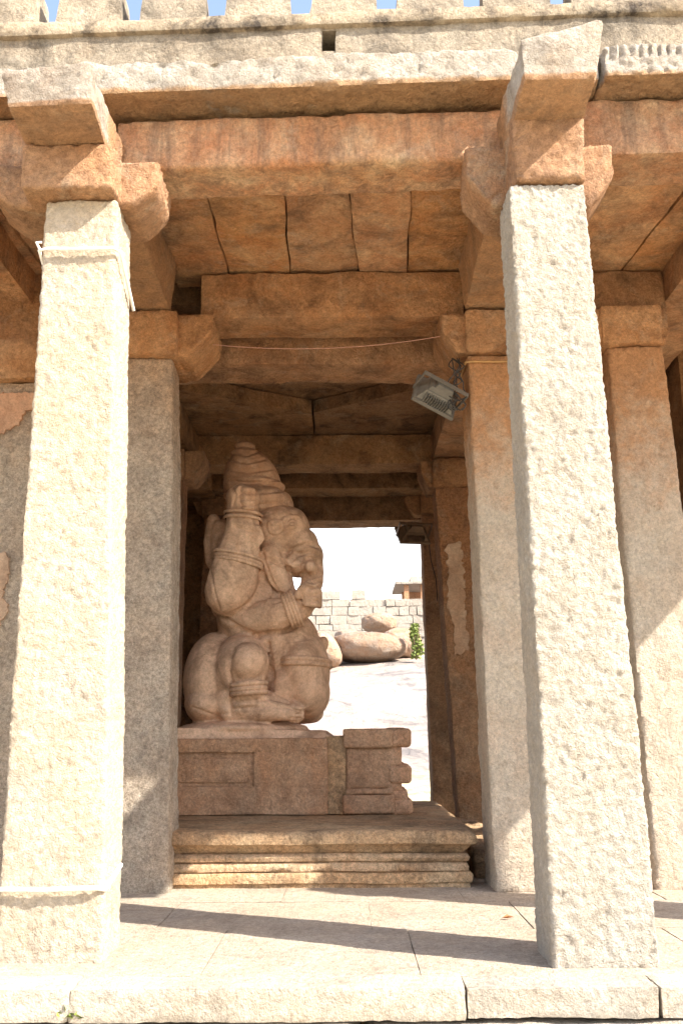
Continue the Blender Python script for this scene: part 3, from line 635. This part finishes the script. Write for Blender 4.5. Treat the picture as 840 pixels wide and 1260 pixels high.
# ear
S.ell(340, 705, 13, 29, -.38, .06, -24); S.ell(333, 688, 14, 20, -.37, .06, -10)
LN = [([(319, 634), (340, 638), (363, 632)], 2.2, -.020), ([(320, 641), (340, 645), (352, 638)], 1.6, .008),
      (circ(359, 645, 4.6), 1.5, .014), (circ(359, 645, 7.5), 1.6, -.012), ([(349, 637), (357, 633), (366, 636), (371, 643)], 1.8, .018),
      (circ(339, 648, 9), 1.6, .010), (circ(339, 648, 4.5), 1.4, .010), (circ(339, 648, 12), 1.5, -.010),
      ([(331, 689), (344, 694), (356, 700), (361, 707)], 1.8, -.030), ([(336, 684), (350, 688), (362, 698)], 1.6, .012),
      ([(357, 692), (366, 683), (380, 679), (394, 684)], 1.7, -.022), ([(354, 688), (364, 678), (380, 674), (393, 679)], 1.7, .012), ([(353, 683), (363, 674), (378, 669), (392, 673)], 1.6, -.016),
      ([(352, 677), (362, 669), (376, 664), (388, 667)], 1.6, .009), (circ(383, 697, 11), 1.7, -.022),
      ([(370, 706), (383, 711), (398, 707)], 1.5, -.016), ([(372, 712), (384, 717), (398, 714)], 1.5, -.016), ([(374, 718), (384, 723), (396, 721)], 1.4, -.014),
      ([(322, 680), (329, 700), (336, 718), (344, 730)], 2.2, -.030), ([(326, 690), (333, 708), (342, 725), (353, 728), (358, 718)], 1.8, .014),
      ([(378, 724), (392, 722)], 1.5, -.022), ([(379, 733), (394, 731)], 1.5, -.022), ([(380, 741), (392, 739)], 1.5, -.02), ([(369, 728), (374, 740), (370, 750)], 1.5, -.014),
      ([(319, 690), (323, 716), (314, 736), (296, 752), (276, 758)], 3.0, -.034), ([(288, 648), (300, 652), (317, 655)], 2.0, -.018), ([(283, 642), (300, 645), (318, 648)], 1.6, .012),
      ([(286, 600), (290, 610), (286, 622)], 1.6, -.018), ([(296, 607), (318, 607)], 1.5, -.020), ([(295, 614), (319, 614)], 1.5, -.020), ([(296, 621), (318, 621)], 1.5, -.020), ([(296, 600), (293, 612), (296, 626)], 1.5, -.016),
      ([(290, 772), (315, 781), (348, 777), (362, 772)], 2.6, -.030), ([(262, 752), (282, 764), (296, 773)], 2.2, -.020),
      ([(288, 800), (282, 812), (281, 826), (286, 842)], 2.2, -.030), ([(286, 846), (282, 862), (284, 880)], 2.0, -.022), ([(333, 812), (333, 830), (326, 842)], 1.8, -.014),
      ([(288, 864), (332, 860), (356, 864)], 1.4, -.012), ([(286, 873), (330, 869), (362, 872)], 1.4, -.012), ([(288, 868), (330, 864), (358, 868)], 1.4, .008),
      ([(359, 868), (368, 871)], 1.2, -.014), ([(361, 874), (371, 875)], 1.2, -.014), ([(361, 879), (371, 879)], 1.2, -.014), ([(358, 884), (370, 884)], 1.2, -.014),
      ([(330, 705), (334, 730), (328, 742)], 1.6, .014), ([(336, 742), (350, 738), (353, 748)], 1.5, -.010), ([(258, 700), (264, 730), (270, 750)], 1.6, -.010),
      ([(329, 792), (333, 812), (334, 834), (331, 850)], 3.0, -.055), ([(340, 856), (356, 864)], 2.5, -.03), ([(360, 872), (376, 878), (396, 872)], 1.6, -.010), ([(236, 870), (262, 880), (280, 878)], 1.6, -.010), ([(332, 786), (360, 792), (392, 788)], 1.6, .008)]
body = remesh_out(S, 'body', M['statue'], st, .0115, 7, .004, lambda V, N: carve(V, N, LN))
# crown
S = Sculpt()
for y, cx, r_, h in ((550, 301.5, 14, 7), (560, 303, 20.5, 8), (572, 306, 27, 9), (585, 309, 34, 10), (598, 313, 40, 10.5), (612, 317, 44, 11.5), (626, 320, 44.5, 12)):
    S.ell(cx, y, r_, h, -.02, r_*PXM*.95, 3)
S.ell(300, 548, 9, 6, -.02); S.ell(311, 600, 37, 52, -.02, 36*PXM*.95, -16); S.ell(320, 622, 43, 24, -.02, .36)
CL = [([(a, b), ((a+c)/2, b+3.5), (c, d)], 1.7, -.013) for a, b, c, d in ((288, 557, 318, 556), (283, 566, 326, 565), (279, 578, 334, 577), (276, 591, 345, 590), (273, 604, 354, 603), (272, 618, 361, 617))]
CL += [([(a, b+3), ((a+c)/2, b+7), (c, d+3)], 1.5, .006) for a, b, c, d in ((288, 557, 318, 556), (283, 566, 326, 565), (279, 578, 334, 577), (276, 591, 345, 590), (273, 604, 354, 603), (272, 618, 361, 617))]
remesh_out(S, 'crown', M['statue'], st, .0115, 2, .004, lambda V, N: carve(V, N, CL))
# jewellery : rings
def ring(name, c, rx, ry, r, axis, tilt=0, n=48):
    """elliptic torus round centre c; axis tilt in the picture plane"""
    mb = MB(); mt = Matrix.Translation(c) @ Matrix.Rotation(R(tilt), 4, 'Y') @ Matrix.Rotation(R(axis), 4, 'X'); V = []; Fc = []; k = 8
    for i in range(n):
        a = 2*math.pi*i/n
        for j in range(k):
            b = 2*math.pi*j/k; V.append(list(mt @ Vector(((rx+r*math.cos(b))*math.cos(a), (ry+r*math.cos(b))*math.sin(a), r*math.sin(b)*1.2))))
    for i in range(n):
        for j in range(k): Fc.append((i*k+j, i*k+(j+1) % k, ((i+1) % n)*k+(j+1) % k, ((i+1) % n)*k+j))
    mb.add(V, Fc); return mb
m_ = MB()
for dz in (0, 5): 
    q = ring('', sp(372, 815+dz, -.02), 34.2*PXM, .515, .018, 0, 1); m_.add(q.v[0], q.f)
build('belt', m_, M['statue'], st)
m_ = MB()
for dz in (0, 6, 11):
    q = ring('', sp(306, 842+dz, -.60), 20*PXM, .17, .016, 0, -5); m_.add(q.v[0], q.f)
build('anklet', m_, M['statue'], st)
m_ = MB()
for dz in (0, 5, 9):
    q = ring('', sp(293, 684+dz, -.465), 28.5*PXM, .20, .013, 0, 12); m_.add(q.v[0], q.f)
build('armband', m_, M['statue'], st)
m_ = MB()
for dz in (0, 6):
    q = ring('', sp(299, 633+dz, -.48), 22.3*PXM, .165, .012, 0, 4); m_.add(q.v[0], q.f)
build('bracelet', m_, M['statue'], st)
m_ = MB()
for i in range(4):
    q = ring('', sp(354+i*3.6, 752-i*1.4, -.475), (20+i*.5)*PXM, .158, .012, 0, 70); m_.add(q.v[0], q.f)
build('cuff', m_, M['statue'], st)
m_ = MB()
bv = np.empty(len(body.data.vertices)*3); body.data.vertices.foreach_get('co', bv); bv = bv.reshape(-1, 3)+np.array(abs_loc(st)); qp = to_px(bv); near = bv[np.hypot(qp[:, 0]-359, qp[:, 1]-645) < 4]
ey_ = near[:, 1].min()-YS+.004
b_ = bmesh.new(); bmesh.ops.create_icosphere(b_, subdivisions=2, radius=1, matrix=Matrix.Translation(sp(359, 645, ey_)) @ Matrix.Diagonal((.022, .014, .018, 1)))
m_.add([list(v.co) for v in b_.verts], [tuple(v.index for v in f.verts) for f in b_.faces]); b_.free()
build('eye', m_, M['statue'], st)

# ------------------------------------------------------------------ walls added to darken the open pavilion
o = beam('added dark stone wall filling the rear left of the chamber behind the statue', box8(-2.95, -1.02, 11.96, 12.25, -.02, 4.22), M['inner_dark'], .12, .015, .02, None, 'rear_wall'); o['category'] = 'wall'
for l, c8 in (('added dark stone wall shading the left side of the pavilion', box8(-3.0, -2.76, 6.6, 12.0, -.02, 4.3)), ('added dark stone wall shading the right side of the rear chamber', box8(2.84, 3.08, 10.3, 12.2, -.02, 4.3)),
              ('added dark stone wall at the right edge behind the right hand pillar', box8(2.90, 3.08, 7.9, 9.0, -.02, 4.3)), ('added stone lintel shading the side opening at the right', box8(2.92, 3.06, 9.0, 10.3, 2.2, 4.3)),
              ('added rear right wall beside the bright opening', box8(1.2, 3.08, 12.22, 12.45, -.02, 4.3))):
    o = beam(l, c8, M['inner_dark'], .12, .015, .01, 'added walls darkening the chamber', 'added_wall'); o['category'] = 'wall'

# ------------------------------------------------------------------ cables, straps, lamps
def strap(label, z_l, z_r, zback, pil_l, pil_r, Y, th, r=.012, m='strap', tail=None, cat='cable', group=None, name='white_cable'):
    mb = MB(); e = .014
    pts = [(pil_l-e, Y+th, zback), (pil_l-e, Y-e*.3, z_l), (pil_l+.03, Y-e-.006, z_l), ((pil_l+pil_r)/2, Y-e-.008, (z_l+z_r)/2-.004), (pil_r-.02, Y-e-.006, z_r), (pil_r+e, Y, z_r-.01), (pil_r+e, Y+th, zback)]
    tube(mb, pts, r, 8)
    if tail: tube(mb, tail, r*.8, 6)
    return tag(build(name, mb, M[m]), label, cat, group)
z1 = at(100, 309, YL).z
strap('white cable tied round the head of the yellowish front pillar', z1, z1, z1-.18, X(53, 309, YL), X(146, 309, YL), YL-.008, .34, .009,
      tail=[(X(51, 309, YL), YL-.02, z1), (X(48, 303, YL), YL-.04, z1+.03), (X(53, 300, YL), YL-.02, z1+.04)], group='white cables round the left front pillar')
z2 = at(70, 1093, YL).z
strap('white cable tied round the foot of the yellowish front pillar', z2, z2+.005, z2+.06, X(1, 1093, YL)-.02, X(126, 1091, YL), YL-.008, .30, .011, group='white cables round the left front pillar')
z3 = at(600, 446, Y2).z
strap('orange strap round the head of the pale second row pillar', z3, z3, z3, X(575, 446, Y2), X(575, 446, Y2)+.45, Y2-.002, .42, .008, 'tape', cat='strap', name='orange_strap')
mb = MB(); a, b = at(262, 424, 6.6), at(541, 414, 6.5); pts = []
for i in range(17):
    t = i/16; p = a.lerp(b, t); p.z -= .075*4*t*(1-t)*.8; pts.append(p)
tube(mb, pts, .0026, 6)
tag(build('hanging_string', mb, M['wire_red']), 'thin reddish string slung across the dark beam between the two bracket capitals', 'string')

def floodlight(loc, rot, s, m, label, wires):
    t = thing('floodlight', loc, label, 'floodlight', 'floodlights on the pillars')
    ez = Vector(rot[0]).normalized(); ex = Vector(rot[1]); ex = (ex-ez*ex.dot(ez)).normalized(); ey = ez.cross(ex)
    t.rotation_euler = Matrix((ex, ey, ez)).transposed().to_euler(); t.scale = (s, s, s)
    def lb(name, fn, mm, par=t):
        b = bmesh.new(); fn(b); me = bpy.data.meshes.new(name); b.to_mesh(me); b.free(); return link(name, me, mm, par, False)
    def bx(b, x0, x1, y0, y1, z0, z1, ta=0.0, bev=.004):
        vs = [b.verts.new(p) for p in ((x0, y0, z0), (x1, y0, z0), (x1, y1, z0), (x0, y1, z0), (x0+ta, y0+ta, z1), (x1-ta, y0+ta, z1), (x1-ta, y1-ta, z1), (x0+ta, y1-ta, z1))]
        for f in ((3, 2, 1, 0), (4, 5, 6, 7), (0, 1, 5, 4), (1, 2, 6, 5), (2, 3, 7, 6), (3, 0, 4, 7)): b.faces.new([vs[i] for i in f])
    # local frame: light shines to -z, housing rises to +z
    def hs(b):
        bx(b, -.20, .20, -.15, .15, .0, .03, .004); bx(b, -.17, .17, -.12, .12, .03, .11, .05); bx(b, -.11, .11, -.06, .06, .11, .15, .012)
    lb('housing', hs, m)
    lb('glass', lambda b: bx(b, -.17, .17, -.12, .12, -.008, .0), M['glass'])
    for sg in (-1, 1):
        def fins(b):
            bx(b, -.12, .12, min(sg*.06, sg*.10), max(sg*.06, sg*.10), .03, .05, 0)
            for i in range(11): x = -.11+.022*i; bx(b, x-.003, x+.003, min(sg*.06, sg*.14), max(sg*.06, sg*.14), .03, .10, .0)
        lb('cooling_fins', fins, m)
    def br(b):
        for sx in (-1, 1): bx(b, min(sx*.205, sx*.213), max(sx*.205, sx*.213), -.02, .02, .0, .20, 0)
        bx(b, -.213, .213, -.02, .02, .20, .208, 0)
    lb('mounting_bracket', br, m)
    lb('gear_box', lambda b: bx(b, -.07, .09, -.05, .05, .15, .19, .008), m)
    bpy.context.view_layer.update()
    return t
fl = floodlight(at(534, 490, 6.52), ((.42, -.80, .30), (.90, .2, -.33)), .84, M['lampgrey'], 'grey floodlight with cooling fins hung beside the head of the pale pillar', 1)
fl2 = floodlight(at(507, 660, 11.1), ((.2, -.75, .63), (.95, .1, .15)), .95, M['lampbrown'], 'small brown floodlight on the rearmost pillar by the bright opening', 1)
mb = MB()
for k in range(6):
    random.seed(k+3); base = at(556+random.uniform(-4, 12), 441, 6.46); pts = [base]; n = 7
    for i in range(1, n+1):
        p = at(556+random.uniform(-4, 16)+4*math.sin(i*1.3+k), 441+i*9.5, 6.44-.02*(k % 2)); pts.append(p)
    # smooth
    sm = []
    for i in range(len(pts)-1):
        for t in (0, .33, .66): 
            p0, p1, p2, p3 = pts[max(0, i-1)], pts[i], pts[i+1], pts[min(len(pts)-1, i+2)]
            sm.append(.5*((2*p1)+(-p0+p2)*t+(2*p0-5*p1+4*p2-p3)*t*t+(-p0+3*p1-3*p2+p3)*t**3))
    tube(mb, sm, .0045, 5)
tag(build('wire_bundle', mb, M['wire_black']), 'tangled bundle of dark wires hanging beside the grey floodlight', 'wires')
mb = MB(); tube(mb, [at(521, 652, 11.2), at(527, 665, 11.25), at(530, 690, 11.26), at(536, 712, 11.26), at(538, 740, 11.27)], .006, 6)
tag(build('lamp_wire', mb, M['wire_black']), 'black wire running down the rearmost pillar from the small lamp', 'wire')

mb = MB(); rs = random.Random(2); b0 = at(86, 1251, 4.112)
for k in range(14):
    c_ = b0+Vector((rs.uniform(-.035, .035), rs.uniform(-.01, .01), rs.uniform(-.02, .02))); a = rs.uniform(0, 6.28); l_ = rs.uniform(.02, .035)
    mb.add([tuple(c_), (c_.x+l_*math.cos(a), c_.y-.012, c_.z+l_*abs(math.sin(a))), (c_.x+l_*.5*math.cos(a+.7), c_.y-.02, c_.z+l_*.5)], [(0, 1, 2)])
tag(build('weed', mb, M['leaf'], None, False), 'tiny weed sprouting from the joint under the kerb at the bottom left', 'plant')
# dry leaf on the floor
mb = MB(); p = at(624, 1136, 5.55); p.z = .006
mb.add([(p.x-.03, p.y, .008), (p.x, p.y-.015, .018), (p.x+.035, p.y, .012), (p.x, p.y+.018, .022), (p.x, p.y, .004)], [(0, 1, 4), (1, 2, 4), (2, 3, 4), (3, 0, 4)])
tag(build('dry_leaf', mb, M['dryleaf']), 'small curled dry leaf lying on the floor near the white pillar', 'leaf')

# ------------------------------------------------------------------ terrain and background
def gh(x, y):
    """height of the granite hillside"""
    pts = [(-60, -.95), (12.7, -.95), (13.4, -.05), (15.5, .05), (19, .38), (22, .8), (28, 2.3), (34, 3.52), (40, 4.2), (48, 5.0), (70, 6.0), (600, 8.0)]
    return np.interp(y, [p[0] for p in pts], [p[1] for p in pts])
def axis(a, b, fine0, fine1, st_f, st_c):
    v = list(np.arange(fine0, fine1, st_f)); t = fine0; s = st_f
    while t > a: s = min(s*1.35, st_c); t -= s; v.insert(0, t)
    t = v[-1]; s = st_f
    while t < b: s = min(s*1.35, st_c); t += s; v.append(t)
    return np.array(v)
gx = axis(-350, 350, -6, 8, .35, 30); gy = axis(-120, 600, 12, 45, .35, 30)
GX, GY = np.meshgrid(gx, gy); Z = gh(GX, GY)
Pn = np.stack([GX.ravel(), GY.ravel(), np.zeros(GX.size)], 1)
amp_ = np.clip((GY-15)/10, 0, 1)
Z = Z + amp_*(.35*fbm(Pn, .16, 3, 4)+.10*fbm(Pn, .7, 3, 5)).reshape(Z.shape)
ny_, nx_ = Z.shape
V = np.stack([GX.ravel(), GY.ravel(), Z.ravel()], 1)
Fc = [(j*nx_+i, j*nx_+i+1, (j+1)*nx_+i+1, (j+1)*nx_+i) for j in range(ny_-1) for i in range(nx_-1)]
m, nt, bs = mat('granite_hillside')
g = nt.nodes.new('ShaderNodeNewGeometry'); P = g.outputs['Position']
c = mix(nt, ramp(nt, noise(nt, P, .35, 6, .6, .5), .4, .62), (.30, .255, .225), (.36, .285, .235))
mpx = nd(nt, 'ShaderNodeMapping'); nt.links.new(P, mpx.inputs[0]); mpx.inputs['Scale'].default_value = (.5, .25, 1)
c = mix(nt, mth(nt, 'MULTIPLY', ramp(nt, noise(nt, mpx.outputs[0], 1.1, 7, .65, 1.2), .50, .60), .7), c, (.10, .095, .095))
sx = nt.nodes.new('ShaderNodeSeparateXYZ'); nt.links.new(P, sx.inputs[0])
gr_ = nd(nt, 'ShaderNodeMapRange'); nt.links.new(mth(nt, 'ADD', sx.outputs[1], mth(nt, 'MULTIPLY', noise(nt, P, .6, 4), 2.5)), gr_.inputs[0]); gr_.inputs[1].default_value = 19.5; gr_.inputs[2].default_value = 18.5
c = mix(nt, gr_.outputs[0], c, mix(nt, ramp(nt, noise(nt, P, 2.2, 6, .7), .45, .6), (.50, .41, .30), (.42, .36, .18)))
nt.links.new(c, bs.inputs['Base Color']); bs.inputs['Roughness'].default_value = .9
bp = nd(nt, 'ShaderNodeBump', Strength=1, Distance=.25); nt.links.new(noise(nt, P, 1.2, 9, .62, .5), bp.inputs['Height']); nt.links.new(bp.outputs[0], bs.inputs['Normal'])
mb = MB(); mb.add(V, Fc); o = build('ground', mb, m, origin=(0, 0, 0)); o['kind'] = 'structure'

def boulder(px, py, Y, rx, rz, ry, label, seed, tilt=0, name='boulder', flat=.8):
    b = bmesh.new(); bmesh.ops.create_icosphere(b, subdivisions=5, radius=1)
    c_ = at(px, py, Y); s_ = Y*1.0/F_PX
    V = np.array([list(v.co) for v in b.verts]); F_ = [tuple(v.index for v in f.verts) for f in b.faces]; b.free()
    V = V*(1+.16*fbm(V, 1.2, 3, seed)+.03*fbm(V, 5, 3, seed+3))[:, None]
    V = np.sign(V)*np.abs(V)**flat
    V = V*np.array([rx*s_, ry, rz*s_]); mt = np.array(Matrix.Rotation(R(tilt), 3, 'Y')); V = V @ mt.T + np.array(c_)
    mb = MB(); mb.add(V, F_); return tag(build(name, mb, M['boulder']), label, 'boulder', 'boulders on the rock slope')
boulder(466, 767, 38, 22, 12, .9, 'rounded boulder perched in front of the fort wall', 3)
boulder(450, 797, 34, 48, 18, 1.5, 'long orange sided boulder lying on the rock slope', 8, 2)
boulder(494, 793, 36, 24, 20, 1.2, 'pale blocky boulder at the right, beside the green shrub', 15)
boulder(402, 800, 33, 14, 24, 1.0, 'leaning slab of rock just right of the belly of the statue', 22, -30)

# fort wall built of courses
fw = MB(); rs = random.Random(4); zb = 3.0; Yw = 43.0
za, zb_ = 3.5, at(450, 731, Yw).z
z = za; row = 0
while z < zb_-.1:
    h = rs.uniform(.24, .40); x = -14 + rs.uniform(0, .5)
    while x < 16:
        w = rs.uniform(.35, .95); top = z+h
        if z+h >= zb_-.1 and rs.random() < .35: x += w; continue
        dd = rs.uniform(-.03, .03)
        fw.add(*block_data(box8(x+.005, x+w-.005, Yw+dd, Yw+1.2, z+.004, top-.004), .35, .03, .012, row*50+int(x*3)+200))
        x += w
    z += h; row += 1
o = build('fort_wall', fw, M['fort']); tag(o, 'pale fort wall of squared granite blocks on the hill behind', 'wall')
# return wall standing nearer at the right, its shaded face toward us
boulder(428, 786, 36, 16, 11, 1.0, 'small rounded boulder behind the left end of the long orange boulder', 31)
fb_ = MB(); rs = random.Random(9); z = 3.3; row = 0
x0_ = at(489, 770, 41).x
while z < at(500, 742, 41).z:
    h = rs.uniform(.3, .42); y = 39.5
    x = x0_ + (row*.42)
    while x < 9:
        w = rs.uniform(.6, 1.2); fb_.add(*block_data(box8(x, x+w-.01, 40.4, 41.4, z, z+h-.008), .35, .025, .012, row*31+int(x*5)+900)); x += w
    z += h; row += 1
o = build('stepped_wall', fb_, M['fort']); tag(o, 'stepped grey end of the ruined wall at the right of the bright opening', 'wall')
# small flat roofed pavilion on the hill
hb = thing('hill_pavilion', (3.6, 50, 7.0), 'small flat roofed stone pavilion on top of the hill', 'building')
bxp = at(505, 728, 50); xA, xB = at(492, 720, 50).x, at(560, 720, 50).x
zA, zR, zT = at(500, 731, 50).z, at(500, 722, 50).z, at(500, 711, 50).z
build('roof_slab', rb(MB(), box8(xA-.3, xB, 49, 53, zR, zR+.15), .3, .02, .03), M['fort'], hb)
build('parapet', rb(MB(), box8(xA+.5, xB-.3, 49.5, 52.6, zR+.152, zT), .3, .02, .03), M['fort'], hb)
for i in range(4):
    x = xA+.15+i*.85; build('column', rb(MB(), box8(x, x+.25, 49.2, 49.5, zA-3.5, zR-.002), .2, .01, .02), M['pillar_deep'], hb)
build('rear_wall', rb(MB(), box8(xA+.2, xB-.2, 52, 52.3, zA-3.5, zR-.002), .4, .01, .02), M['pillar_deep'], hb)

# shrub by the rocks
sh = thing('shrub', at(512, 809, 33), 'small bright green shrub growing beside the boulders', 'shrub')
rs = random.Random(3); mb = MB(); b0 = at(512, 812, 33)
for k in range(9): tube(mb, [b0, b0+Vector((rs.uniform(-.2, .2), rs.uniform(-.2, .2), .7)), b0+Vector((rs.uniform(-.25, .25), rs.uniform(-.3, .3), 1.15))], [.015, .01, .005], 5)
build('stem', mb, M['bark'], sh)
V = []; Fc = []
for k in range(520):
    t = rs.random()**.8; r_ = .24*(1-.5*t)*math.sqrt(rs.random()); a = rs.uniform(0, 6.28)
    c_ = b0+Vector((r_*math.cos(a)+.06*math.sin(t*6), r_*math.sin(a), .05+1.15*t)); e = Euler((rs.uniform(0, 6), rs.uniform(0, 6), rs.uniform(0, 6))).to_matrix()
    i0 = len(V)
    for q in ((-.04, 0, 0), (0, .08, 0), (.04, 0, 0), (0, -.09, 0)): V.append(list(c_+e @ Vector(q)))
    Fc.append((i0, i0+1, i0+2, i0+3))
mb = MB(); mb.add(V, Fc); build('foliage', mb, M['leaf'], sh, False)

# ------------------------------------------------------------------ light
AZ, EL = R(90+27), R(42.3)          # azimuth from +Y towards +X
sd = Vector((math.sin(AZ)*math.cos(EL), math.cos(AZ)*math.cos(EL), math.sin(EL)))
w = bpy.data.worlds.new('World'); sc.world = w; w.use_nodes = True; nt = w.node_tree
bg = nt.nodes['Background']; sky = nt.nodes.new('ShaderNodeTexSky'); sky.sky_type = 'NISHITA'; sky.sun_disc = False
sky.sun_elevation = EL; sky.sun_rotation = AZ; sky.dust_density = 2.0; sky.air_density = 1.0
# hot season haze: a white veil that thickens towards the horizon
tc = nt.nodes.new('ShaderNodeTexCoord'); sz = nt.nodes.new('ShaderNodeSeparateXYZ'); nt.links.new(tc.outputs['Generated'], sz.inputs[0])
hz = nd(nt, 'ShaderNodeMapRange', interpolation_type='SMOOTHSTEP'); nt.links.new(sz.outputs[2], hz.inputs[0])
hz.inputs[1].default_value = .0; hz.inputs[2].default_value = .6; hz.inputs[3].default_value = .95; hz.inputs[4].default_value = .05
nt.links.new(mix(nt, hz.outputs[0], sky.outputs[0], (5.9, 5.7, 5.4, 1)), bg.inputs[0]); bg.inputs[1].default_value = .125
ld = bpy.data.lights.new('sun', 'SUN'); ld.energy = 3.9; ld.angle = R(.5); ld.color = (1, .93, .82)
lo = bpy.data.objects.new('sun', ld); COL.objects.link(lo); lo.rotation_euler = (-sd).to_track_quat('-Z', 'Y').to_euler()
sc.view_settings.view_transform = 'Standard'; sc.view_settings.look = 'None'; sc.view_settings.gamma = 1; sc.view_settings.exposure = 1.82
sc.render.engine = 'CYCLES'
sc.cycles.max_bounces = 8; sc.cycles.diffuse_bounces = 6
